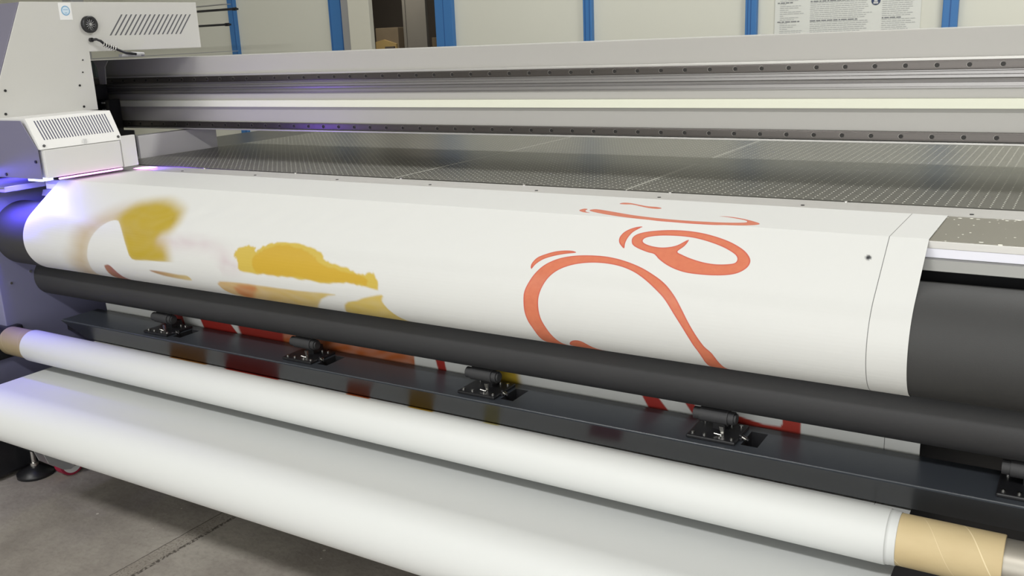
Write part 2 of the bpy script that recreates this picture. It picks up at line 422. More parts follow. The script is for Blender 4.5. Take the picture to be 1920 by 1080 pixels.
# perforated bed and its front strip, platen, lip
b = MB(); b.box(-2.57, XR, 1.812, 3.45, W(-0.362), W(-0.322)); bed = b.build('vacuum_bed', M['bed'], pr)
b = MB(); b.box(-2.57, XR, 1.722, 1.800, W(-0.362), W(-0.3222)); b.mi = 1; b.box(-2.57, XR, 1.8005, 1.8115, W(-0.362), W(-0.3245))
st = b.build('bed_edge_strip', [M['alu'], M['black_metal']], pr)
for k in range(8):
    sx = -0.035 - 0.3505 * k
    if sx < -2.5: break
    b = MB(); b.cyl((sx, 1.8035, W(-0.326)), (sx, 1.8035, W(-0.3205)), 0.0042, 14); b.build('bright_screw', M['chrome'], st)
for sx, sy in ((-0.166, 1.733), (-0.45, 1.733), (-0.735, 1.733), (-1.02, 1.733), (-1.305, 1.733), (-1.59, 1.733), (-1.875, 1.733), (-2.16, 1.733)):
    b = MB(); b.cyl((sx, sy + 0.01, W(-0.3225)), (sx, sy + 0.01, W(-0.3212)), 0.0035, 14); b.build('dark_screw', M['black'], st)
b = MB(); b.box(-2.45, XR, 1.520, 1.7215, W(-0.350), W(-0.3232)); b.build('print_platen', M['platen'], pr)
lip = MB(); lip.box(-2.45, XR, 1.5163, 1.5198, W(-0.3355), W(-0.3242), 0.0006); lp = lip.build('platen_lip', M['alu'], pr)
b = MB(); b.box(-2.45, XR, 1.5170, 1.53, W(-0.3495), W(-0.3356)); b.build('white_band', M['whiteband'], pr)
b = MB(); b.prism([(1.506, W(-0.3505)), (1.53, W(-0.3496)), (1.53, W(-0.372)), (1.500, W(-0.366))], -2.45, XR); b.box(-2.45, XR, 1.53, 1.75, W(-0.374), W(-0.3506)); b.build('lower_platen_rail', M['alu_dark'], pr)
for sx in (-0.222, -0.58, -0.94):
    b = MB(); b.cyl((sx, 1.5125, W(-0.3315)), (sx, 1.5095, W(-0.3315)), 0.0035, 14); b.cyl((sx, 1.5145, W(-0.3515)), (sx, 1.502, W(-0.3515)), 0.0035, 14); b.build('lip_screw', M['chrome'], lp)
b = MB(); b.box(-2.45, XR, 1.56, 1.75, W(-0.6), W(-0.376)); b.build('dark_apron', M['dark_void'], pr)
# rollers
def roller(c, r, x0, x1, name, m):
    b = MB(); b.cyl((x0, c[0], c[1]), (x1, c[0], c[1]), r, 96); return b.build(name, m, pr)
roller(C1, 0.0878, XL + 0.002, XR - 0.002, 'feed_roller', M['rubber'])
roller(C2, 0.055, XL + 0.002, XR - 0.002, 'nip_roller', M['rubber2'])
C3 = (1.24, W(-0.891))
roller(C3, 0.0685, XL + 0.002, XR - 0.002, 'tension_roller', M['rubber2'])
# side plates
for s, x0, x1 in (('left', -2.56, XL), ('right', XR, XR + 0.04)):
    b = MB()
    b.prism([(1.40, W(-0.345)), (1.76, W(-0.345)), (1.76, W(-0.40)), (1.76, 0.16), (1.50, 0.16), (1.46, W(-0.975)), (1.17, W(-0.975)), (1.17, W(-0.80)), (1.376, W(-0.80)), (1.376, W(-0.40))], x0, x1, 'X', 0.003)
    sp_ = b.build('side_plate', M['side'], pr)
    if s == 'left':
        for (yy_, zz_) in ((1.47, -0.58), (1.52, -0.655), (1.41, -0.60), (1.66, -0.66), (1.43, -0.83)):
            q = MB(); q.cyl((XL - 0.001, yy_, W(zz_)), (XL + 0.003, yy_, W(zz_)), 0.0035, 12); q.build('screw', M['chrome'], sp_)
# holder of the winding shaft on the left plate
b = MB(); b.box(-2.60, -2.5, 1.29, 1.412, W(-0.80), W(-0.716), 0.006); b.cyl((-2.60, 1.365, W(-0.749)), (-2.487, 1.365, W(-0.749)), 0.036, 32)
b.build('shaft_holder', M['black'], pr)
# front crossbeam with holes for the pinch units
CX = [-0.03, -0.53, -1.03, -1.53, -2.03]
b = MB(); BX0, BX1 = -2.408, XR
zt = W(-0.708); yf, yb = 1.470, 1.584
hole = [(cx + 0.052, cx + 0.082) for cx in sorted(CX)]
hy0, hy1 = 1.497, 1.560
xs = [BX0] + [v for h in hole for v in h] + [BX1]
for i in range(len(xs) - 1):
    a0, a1 = xs[i], xs[i + 1]
    if i % 2 == 0: b.face([(a0, yf, zt), (a1, yf, zt), (a1, yb, zt), (a0, yb, zt)])
    else:
        b.face([(a0, yf, zt), (a1, yf, zt), (a1, hy0, zt), (a0, hy0, zt)]); b.face([(a0, hy1, zt), (a1, hy1, zt), (a1, yb, zt), (a0, yb, zt)])
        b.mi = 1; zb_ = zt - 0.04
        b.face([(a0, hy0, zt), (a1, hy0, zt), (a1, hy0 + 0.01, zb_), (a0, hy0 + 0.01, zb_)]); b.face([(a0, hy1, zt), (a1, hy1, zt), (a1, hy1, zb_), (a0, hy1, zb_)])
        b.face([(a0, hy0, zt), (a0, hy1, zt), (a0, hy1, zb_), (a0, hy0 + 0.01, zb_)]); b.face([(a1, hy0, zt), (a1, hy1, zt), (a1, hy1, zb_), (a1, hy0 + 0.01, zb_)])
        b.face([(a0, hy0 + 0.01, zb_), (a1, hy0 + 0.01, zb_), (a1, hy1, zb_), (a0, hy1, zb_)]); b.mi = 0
sec = [(yf, zt), (yf - 0.0012, zt - 0.0015), (yf - 0.001, zt - 0.004), (1.533, W(-0.7815)), (1.547, W(-0.7810)), (yb, zt - 0.006), (yb, zt)]
for (p, q) in zip(sec[:-1], sec[1:]): b.face([(BX0, *p), (BX1, *p), (BX1, *q), (BX0, *q)])
for xx_ in (BX0, BX1): b.face([(xx_, *p) for p in sec])
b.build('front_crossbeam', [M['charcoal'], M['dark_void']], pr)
b = MB(); b.box(XL + 0.001, BX0 - 0.001, 1.552, 1.572, W(-0.775), W(-0.745)); b.build('crossbeam_mount', M['black_metal'], pr)
b = MB(); b.box(-3.4, -2.452, 1.40, 1.78, W(-0.343), W(-0.3275), 0.002); b.build('end_ledge', M['alu_dark'], pr)
# pinch roller units
def pinch(cx):
    z0 = W(-0.7078)
    b = MB(); b.box(-0.045, 0.045, 1.484, 1.570, z0, z0 + 0.007, 0.0025); b.box(-0.012, 0.012, 1.53, 1.565, z0 + 0.005, z0 + 0.022, 0.002)
    b.box(0.044, 0.050, 1.51, 1.525, z0, z0 + 0.006, 0.001)
    b.cyl((0.044, 1.517, z0 + 0.008), (0.062, 1.512, z0 + 0.003), 0.0028, 12)
    u = b.build('pinch_roller_unit', M['black'], pr)
    for sx, sy in ((-0.036, 1.495), (-0.014, 1.495), (0.014, 1.495), (0.036, 1.495), (-0.034, 1.556), (0.016, 1.556), (0.034, 1.556)):
        q = MB(); q.cyl((sx, sy, z0 + 0.006), (sx, sy, z0 + 0.0095), 0.0035, 14); q.cyl((sx, sy, z0 + 0.0095), (sx, sy, z0 + 0.0096), 0.0016, 6); q.build('screw', M['chrome'], u)
    q = MB(); q.cyl((-0.030, 1.521, W(-0.672)), (0.020, 1.521, W(-0.672)), 0.0138, 28); q.cyl((-0.042, 1.521, W(-0.672)), (-0.03, 1.521, W(-0.672)), 0.0115, 24)
    q.cyl((0.020, 1.521, W(-0.672)), (0.0225, 1.521, W(-0.672)), 0.0148, 28); q.cyl((0.0225, 1.521, W(-0.672)), (0.033, 1.521, W(-0.672)), 0.0122, 24); q.cyl((0.033, 1.521, W(-0.672)), (0.037, 1.521, W(-0.672)), 0.0095, 20)
    q.build('pinch_roller', M['rubber2'], u)
    q = MB(); q.prism([(0.010, W(-0.684)), (0.018, W(-0.684)), (0.019, z0 + 0.007), (0.015, z0 + 0.007)], 1.503, 1.507, 'Y'); q.cyl((0.002, 1.5, z0 + 0.011), (0.014, 1.503, z0 + 0.008), 0.002, 10); q.build('bright_lever', M['chrome'], u)
    q = MB(); q.cyl((0.050, 1.515, z0 + 0.006), (0.058, 1.512, z0 + 0.004), 0.0042, 6); q.build('adjusting_nut', M['chrome'], u)
    return u
unit = pinch(0)
base_loc = Vector(unit.location)
unit.location = base_loc + Vector((CX[0], 0, 0))
for cx in CX[1:]:
    c_ = unit.copy(); C.objects.link(c_); c_.location = base_loc + Vector((cx, 0, 0)); c_.parent = pr
    for ch in list(unit.children):
        d_ = ch.copy(); C.objects.link(d_); d_.parent = c_
# gantry
k_ = 2.135 / 2.12
def gz(v): return W(v * k_)
GX0, GX1 = -3.5, XR + 0.15
RX0 = -3.0
b = MB(); b.box(GX0, GX1, 2.135, 2.37, gz(-0.249), gz(-0.0175), 0.002); gb = b.build('gantry_beam', M['beam'], pr)
b = MB(); b.box(GX0, GX1, 2.122, 2.1349, gz(-0.0795), gz(-0.0735), 0.001); b.box(GX0, GX1, 2.1235, 2.1349, W(-0.250), W(-0.2455), 0.001); b.build('bright_ledge', M['alu'], gb)
# grooved extrusion between the rails
zz0, zz1 = W(-0.1355), W(-0.0985)
prof = [(2.1349, zz0), (2.130, zz0), (2.130, zz0 + .003), (2.124, zz0 + .004), (2.124, zz0 + .011), (2.129, zz0 + .0125), (2.127, zz0 + .019), (2.122, zz0 + .021), (2.122, zz0 + .0265), (2.129, zz0 + .028), (2.129, zz0 + .0335), (2.123, zz0 + .035), (2.123, zz1), (2.1349, zz1)]
b = MB(); b.prism(prof, GX0, GX1); b.build('grooved_extrusion', M['polished'], gb)
b = MB(); b.box(-2.94, GX1, 2.12, 2.1349, W(-0.1765), W(-0.1560), 0.001); b.build('cream_cover_strip', M['cream'], gb)
hm = mat('bolt_recess', (0.01, 0.008, 0.007), 0.5, noise=0.1)
for rz0, rz1 in ((-0.0980, -0.0800), (-0.2430, -0.2245)):
    b = MB(); b.box(RX0, GX1, 2.12, 2.1349, W(rz0), W(rz1), 0.0012)
    b.box(RX0, GX1, 2.1192, 2.1345, W((rz0 + rz1) / 2) - 0.0062, W((rz0 + rz1) / 2) + 0.0062, 0.0004)
    rl = b.build('linear_rail', M['rail'], pr)
    zc = W((rz0 + rz1) / 2); first = None
    for k in range(62):
        bx = 0.6104 - 0.06 * k - 0.06
        if bx < -2.96: break
        if first is None:
            b = MB(); b.cyl((0, 2.1196, 0), (0, 2.1184, 0), 0.0052, 20); b.mi = 1
            b.cyl((0.0005, 2.1186, 0), (0.0005, 2.1178, 0), 0.0047, 20)
            first = b.build('rail_bolt', [mat('bolt_rim', (0.36, 0.34, 0.32), 0.5, 0.5, noise=0.05), hm], rl)
            l0 = Vector(first.location); first.location = l0 + Vector((bx, 0, zc))
        else:
            c_ = first.copy(); C.objects.link(c_); c_.parent = rl; c_.location = l0 + Vector((bx, 0, zc))
# left end of the gantry: mounting block and white bracket
b = MB(); b.box(-3.2, -2.90, 2.07, 2.117, W(-0.262), W(-0.150), 0.002); b.box(-3.2, -2.96, 2.07, 2.117, W(-0.15), W(-0.100), 0.002); hb = b.build('gantry_block', M['black_metal'], pr)
for zz_ in (-0.160, -0.184):
    q = MB(); q.box(-2.934, -2.916, 2.066, 2.0699, W(zz_) - 0.003, W(zz_) + 0.003, 0.001); q.build('bright_clip', M['hub'], hb)
# levelling foot and caster
b = MB(); b.cyl((-2.81, 1.54, 0.030), (-2.81, 1.54, 0.10), 0.008, 16); foot = b.build('levelling_foot', M['chrome'], pr)
b = MB(); b.lathe([(0, 0), (0, 0.056), (0.012, 0.056), (0.024, 0.026), (0.03, 0.020), (0.03, 0)], (-2.81, 1.54, 0.0), (0, 0, 1), 40); b.build('black_foot_pad', M['black'], foot)
b = MB(); b.cyl((-2.81, 1.54, 0.031), (-2.81, 1.54, 0.043), 0.014, 6); b.build('foot_nut', M['chrome'], foot)
b = MB(); b.box(-2.83, -2.75, 1.51, 1.70, 0.10, 0.14, 0.002); b.build('foot_bracket', M['black_metal'], pr)
b = MB(); b.prism([(1.495, 0.14), (1.58, 0.14), (1.604, 0.056), (1.598, 0.036), (1.582, 0.028), (1.558, 0.036), (1.515, 0.075)], -2.685, -2.680); b.prism([(1.495, 0.14), (1.58, 0.14), (1.604, 0.056), (1.598, 0.036), (1.582, 0.028), (1.558, 0.036), (1.515, 0.075)], -2.735, -2.730)
b.box(-2.735, -2.68, 1.525, 1.595, 0.135, 0.14); ca = b.build('caster', M['zinc'], pr)
b = MB(); b.cyl((-2.728, 1.598, 0.042), (-2.694, 1.598, 0.042), 0.042, 40); b.build('red_tyre', M['red'], ca)
b = MB(); b.cyl((-2.730, 1.598, 0.042), (-2.692, 1.598, 0.042), 0.034, 32); b.build('pale_wheel_hub', M['hub'], ca)
b = MB(); b.cyl((-2.74, 1.598, 0.042), (-2.674, 1.598, 0.042), 0.008, 6); b.build('axle_nut', M['chrome'], ca)

# ------------------------------------------------------------------ carriage with the print heads
car = thing('printer_carriage', (-2.8, 1.8, W(-0.30)), 'pale grey print head carriage riding over the left end of the gantry', 'print head')
PX = -2.50
plate = [(1.561, W(.147)), (2.155, W(.150)), (2.155, W(.0105)), (1.748, W(.0105)), (1.748, W(-.154)), (1.421, W(-.154))]
b = MB(); b.prism(plate, PX - 0.003, PX, 'X', 0.001)
b.mi = 1
for k in range(16):
    y0 = 1.825 + k * (2.078 - 1.825) / 15; y1 = y0 + 0.049; za, zb_ = W(.054), W(.1135); w = 0.0028
    b.prism([(y0 - w, za), (y0 + w, za), (y1 + w, zb_), (y1 - w, zb_)], PX - 0.0005, PX + 0.0003)
b.mi = 0
cp = b.build('side_cover', [M['shell'], M['slot']], car)
for (sy, sz, r) in ((1.478, -.082, .0035), (1.468, -.143, .0035), (1.70, -.082, .003), (1.703, -.142, .0032), (1.716, -.046, .002), (1.722, -.012, .002)):
    q = MB(); q.cyl((PX, sy, W(sz)), (PX + 0.002, sy, W(sz)), r, 14); q.build('screw', M['black'], cp)
b = MB(); b.prism([(1.558, W(.146)), (1.75, W(.146)), (1.75, W(-.154)), (1.418, W(-.154))], -3.6, PX - 0.0035, 'X', 0.002); b.box(-3.6, PX - 0.0035, 1.751, 2.15, W(.0145), W(.145))
b.build('front_housing', mat('housing_grey', lin(116, 114, 130), 0.5, noise=0.03), car)
# round knob with radial grille
b = MB(); gc = (PX, 1.757, W(.086)); b.lathe([(0, 0.0235), (0.012, 0.0235), (0.014, 0.021), (0.014, 0.0165), (0.009, 0.015), (0.009, 0.0)], gc, (1, 0, 0), 40)
b.mi = 1
for k in range(12):
    a_ = k * math.pi / 6; ca_, sa_ = math.cos(a_), math.sin(a_)
    p0 = Vector((PX + 0.0095, gc[1] + ca_ * 0.006, gc[2] + sa_ * 0.006)); p1 = Vector((PX + 0.0095, gc[1] + ca_ * 0.0145, gc[2] + sa_ * 0.0145))
    b.cyl(p0, p1, 0.0009, 6)
b.cyl((PX + 0.009, gc[1], gc[2]), (PX + 0.0115, gc[1], gc[2]), 0.0045, 16)
b.build('round_grille', [M['black'], M['zinc']], car)
# sticker
b = MB(); b.box(PX, PX + 0.0006, 1.672, 1.711, W(.099), W(.145), 0); b.mi = 1
ring = [(1.691, W(.123))]
b.cyl((PX + 0.0002, 1.692, W(.124)), (PX + 0.0009, 1.692, W(.124)), 0.0135, 32); b.mi = 2
b.cyl((PX + 0.0002, 1.692, W(.124)), (PX + 0.0012, 1.692, W(.124)), 0.0105, 32); b.mi = 1
b.box(PX, PX + 0.0014, 1.6845, 1.6995, W(.126), W(.1275)); b.box(PX, PX + 0.0014, 1.688, 1.696, W(.1165), W(.1185))
b.build('sticker', [mat('sticker_white', lin(232, 232, 232), 0.4, noise=0.02), mat('sticker_blue', lin(126, 170, 205), 0.4, noise=0.02), mat('sticker_pale_blue', lin(205, 222, 236), 0.4, noise=0.02)], car)
# hose with spring
b = MB(); P0 = Vector((PX + 0.006, 1.757, W(.043))); P1 = Vector((PX + 0.03, 1.845, W(.004)))
b.cyl((PX, 1.757, W(.043)), (PX + 0.008, 1.757, W(.043)), 0.0062, 20)
b.tube([P0, P0 + Vector((0.01, 0.008, 0.001)), P0 + Vector((0.012, 0.02, -0.004)), P0.lerp(P1, 0.4), P1, P1 + Vector((0.01, 0.03, -0.006))], 0.0038); b.build('black_hose', M['black'], car)
b = MB(); pts = []
dv = (P1 - P0); u_ = dv.orthogonal().normalized(); w_ = dv.normalized().cross(u_)
for k in range(90):
    tt = k / 89; a_ = tt * 2 * math.pi * 6
    pts.append(P0 + dv * (0.33 + 0.42 * tt) + (u_ * math.cos(a_) + w_ * math.sin(a_)) * 0.0062)
b.tube(pts, 0.0013, 6); b.build('hose_spring', M['chrome'], car)
b = MB(); b.box(PX + 0.01, PX + 0.03, 1.835, 1.90, W(-.008), W(.0), 0.002); b.cyl((PX + 0.02, 1.87, W(.0)), (PX + 0.02, 1.915, W(-.003)), 0.006, 14); b.build('hose_fitting', M['zinc'], car)
# bracket and inner plates in the notch
b = MB(); b.prism([(-2.965, W(-.018)), (-2.885, W(-.020)), (-2.905, W(-.040)), (-2.912, W(-.098)), (-2.945, W(-.098)), (-2.950, W(-.04))], 2.08, 2.084, 'Y', 0.0008); b.build('white_bracket', M['shell_light'], car)
b = MB(); b.box(-3.05, -2.965, 2.085, 2.10, W(-.075), W(-.018), 0.004); b.build('green_tube_block', M['green'], car)
b = MB(); b.box(-3.2, -2.945, 2.045, 2.06, W(-.27), W(-.085), 0.002); b.build('inner_plate', M['black_metal'], car)
b = MB(); b.box(-2.95, -2.606, 1.935, 1.94, W(-.318), W(-.235), 0.001); b.build('black_back_frame', M['black_metal'], car)
b = MB(); b.box(-2.64, -2.60, 1.945, 2.262, W(-.345), W(-.254), 0.002); b.build('rear_cover', M['shell_light'], car)
# slotted lamp cover with a ledge
b = MB(); q0 = (1.449, 1.703); q1 = (1.440, 1.687)
XT, XB = -2.385, -2.325; ZT, ZB = W(-.1525), W(-.231)
def sl(u, v):   # u along y, v down the slope
    ya = q0[0] + (q0[1] - q0[0]) * u; yb_ = q1[0] + (q1[1] - q1[0]) * u
    return Vector((XT + (XB - XT) * v, ya + (yb_ - ya) * v, ZT + (ZB - ZT) * v))
nrm = Vector((ZT - ZB, 0, XB - XT)).normalized()
th = nrm * 0.004
A4 = [sl(0, 0), sl(1, 0), sl(1, 1), sl(0, 1)]
for quad in ([a_ + 0 * th for a_ in A4],): b.face(quad)
b.face([A4[0], A4[3], Vector((-2.60, A4[3].y, ZB)), Vector((-2.60, A4[0].y, ZT))])
b.face([A4[1], A4[2], Vector((-2.60, A4[2].y, ZB)), Vector((-2.60, A4[1].y, ZT))])
b.face([A4[0], A4[1], Vector((-2.60, A4[1].y, ZT)), Vector((-2.60, A4[0].y, ZT))])
b.face([A4[3], A4[2], Vector((-2.60, A4[2].y, ZB)), Vector((-2.60, A4[3].y, ZB))])
b.mi = 1
for k in range(26):
    u0 = 0.085 + k * 0.83 / 25; hw = 0.0062
    off = nrm * 0.0004
    b.face([sl(u0 - hw, 0.10) + off, sl(u0 + hw, 0.10) + off, sl(u0 + hw + 0.015, 0.72) + off, sl(u0 - hw + 0.015, 0.72) + off])
vc = b.build('slotted_lamp_cover', [M['shell_light'], mat('slot_dark', (0.07, 0.07, 0.12), 0.8, noise=0.1)], car)
for uu in (0.06, 0.96):
    p = sl(uu, 0.90); q = MB(); q.cyl(p, p + nrm * 0.003, 0.0035, 14); q.build('screw', M['black'], vc)
p = sl(0.53, 0.92); q = MB(); q.box(p.x, p.x + 0.004, p.y - 0.005, p.y + 0.005, p.z - 0.006, p.z + 0.008, 0.001); q.build('clip', M['hub'], vc)
b = MB(); b.box(-2.60, -2.328, 1.447, 1.728, W(-.3055), W(-.2312), 0.002); b.mi = 0
b.box(-2.3279, -2.3225, 1.447, 1.676, W(-.3065), W(-.2335), 0.0015); b.box(-2.335, -2.324, 1.681, 1.728, W(-.3075), W(-.222), 0.001)
b.build('lower_lamp_housing', M['shell_light'], car)
b = MB(); b.prism([(-3.4, W(-.157)), (-2.388, W(-.157)), (-2.331, W(-.2312)), (-2.331, W(-.308)), (-3.4, W(-.311))], 1.436, 1.4385, 'Y', 0.0008)
fp = b.build('front_lamp_plate', mat('lamp_plate_grey', lin(112, 110, 134), 0.4, noise=0.03), car)
for (sx, sz) in ((-2.345, -.262), (-2.49, -.300)):
    q = MB(); q.cyl((sx, 1.436, W(sz)), (sx, 1.433, W(sz)), 0.004, 12); q.build('screw', M['black'], fp)
# front curing lamp, glowing stand-ins for its reflections, and added fills
b = MB(); b.tube([(-2.318, y_, W(-.3105)) for y_ in (1.475, 1.53, 1.60, 1.668)], 0.0024, 8); b.build('gap_reflection_glow', M['pink'], car)  # emissive tube stands in for lamp light reflected in the gap
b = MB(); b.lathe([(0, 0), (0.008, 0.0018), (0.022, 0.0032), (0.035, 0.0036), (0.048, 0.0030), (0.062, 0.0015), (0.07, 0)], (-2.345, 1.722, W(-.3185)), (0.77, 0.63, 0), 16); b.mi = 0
b.build('strip_reflection_glow', M['pink'], car)  # glowing shape laid on the strip in place of a lamp reflection
b = MB(); b.box(-2.405, -2.345, 1.442, 1.475, W(-.3150), W(-.3065)); b.build('front_curing_lamp', M['uvwhite'], car)
area('storeroom_fill', (-4.4, 5.3, 2.4), (-4.6, 6.2, 1.2), 0.5, 0.3, 16, (1, 0.93, 0.82))  # unseen fill added to brighten the store room
BLUE = (0.10, 0.08, 1.0)
area('roller_end_fill', (-2.47, 1.40, W(-.335)), (-2.46, 1.43, W(-.5)), 0.16, 0.03, 1.1, (0.08, 0.05, 1.0), 110)  # blue fill added to tint the left end of the roller
l_ = area('curing_lamp_glow', (-2.385, 1.440, W(-.3165)), (-2.385, 1.425, W(-.5)), 0.08, 0.02, 0.9, (0.16, 0.14, 1.0))
l_ = area('blue_fill', (-2.60, 1.40, W(-.30)), (-2.35, 1.42, W(-1.0)), 0.35, 0.05, 0.8, BLUE)  # soft blue fill added to tint the dark parts at lower left
l_ = area('uv_bounce_fill', (-2.31, 1.745, W(-.300)), (-2.10, 2.12, W(-.20)), 0.05, 0.03, 0.32, (0.22, 0.08, 1.0))  # violet fill added for UV bounced onto the gantry beam

# ------------------------------------------------------------------ printed sheet
def densify(P, k=4):
    P = np.array(P, float); n = len(P); out = []
    for i in range(n):
        a, b_, c, d = P[(i - 1) % n], P[i], P[(i + 1) % n], P[(i + 2) % n]
        for j in range(k):
            t = j / k
            out.append(0.5 * ((2 * b_) + (-a + c) * t + (2 * a - 5 * b_ + 4 * c - d) * t * t + (-a + 3 * b_ - 3 * c + d) * t ** 3))
    return np.array(out)
def sdf(poly, X, S, pad, k=4, jit=0.0):
    """signed distance (negative inside) on the points near the polygon"""
    P = densify(poly, k) if k > 1 else np.array(poly, float)
    if jit:
        r = np.random.RandomState(len(P)); P = P + r.uniform(-jit, jit, P.shape)
    lo = P.min(0) - pad; hi = P.max(0) + pad
    idx = np.where((X > lo[0]) & (X < hi[0]) & (S > lo[1]) & (S < hi[1]))[0]
    x = X[idx]; s = S[idx]; dmin = np.full(len(idx), 9.0); inside = np.zeros(len(idx), bool)
    Q = np.roll(P, -1, 0)
    for (ax, ay), (bx, by) in zip(P, Q):
        ex, ey = bx - ax, by - ay; L2 = ex * ex + ey * ey + 1e-12
        t = np.clip(((x - ax) * ex + (s - ay) * ey) / L2, 0, 1)
        dmin = np.minimum(dmin, (x - ax - t * ex) ** 2 + (s - ay - t * ey) ** 2)
        c = ((ay > s) != (by > s)); 
        if ey != 0: inside ^= c & (x < ex * (s - ay) / ey + ax)
    d = np.sqrt(dmin); d[inside] *= -1
    return idx, d
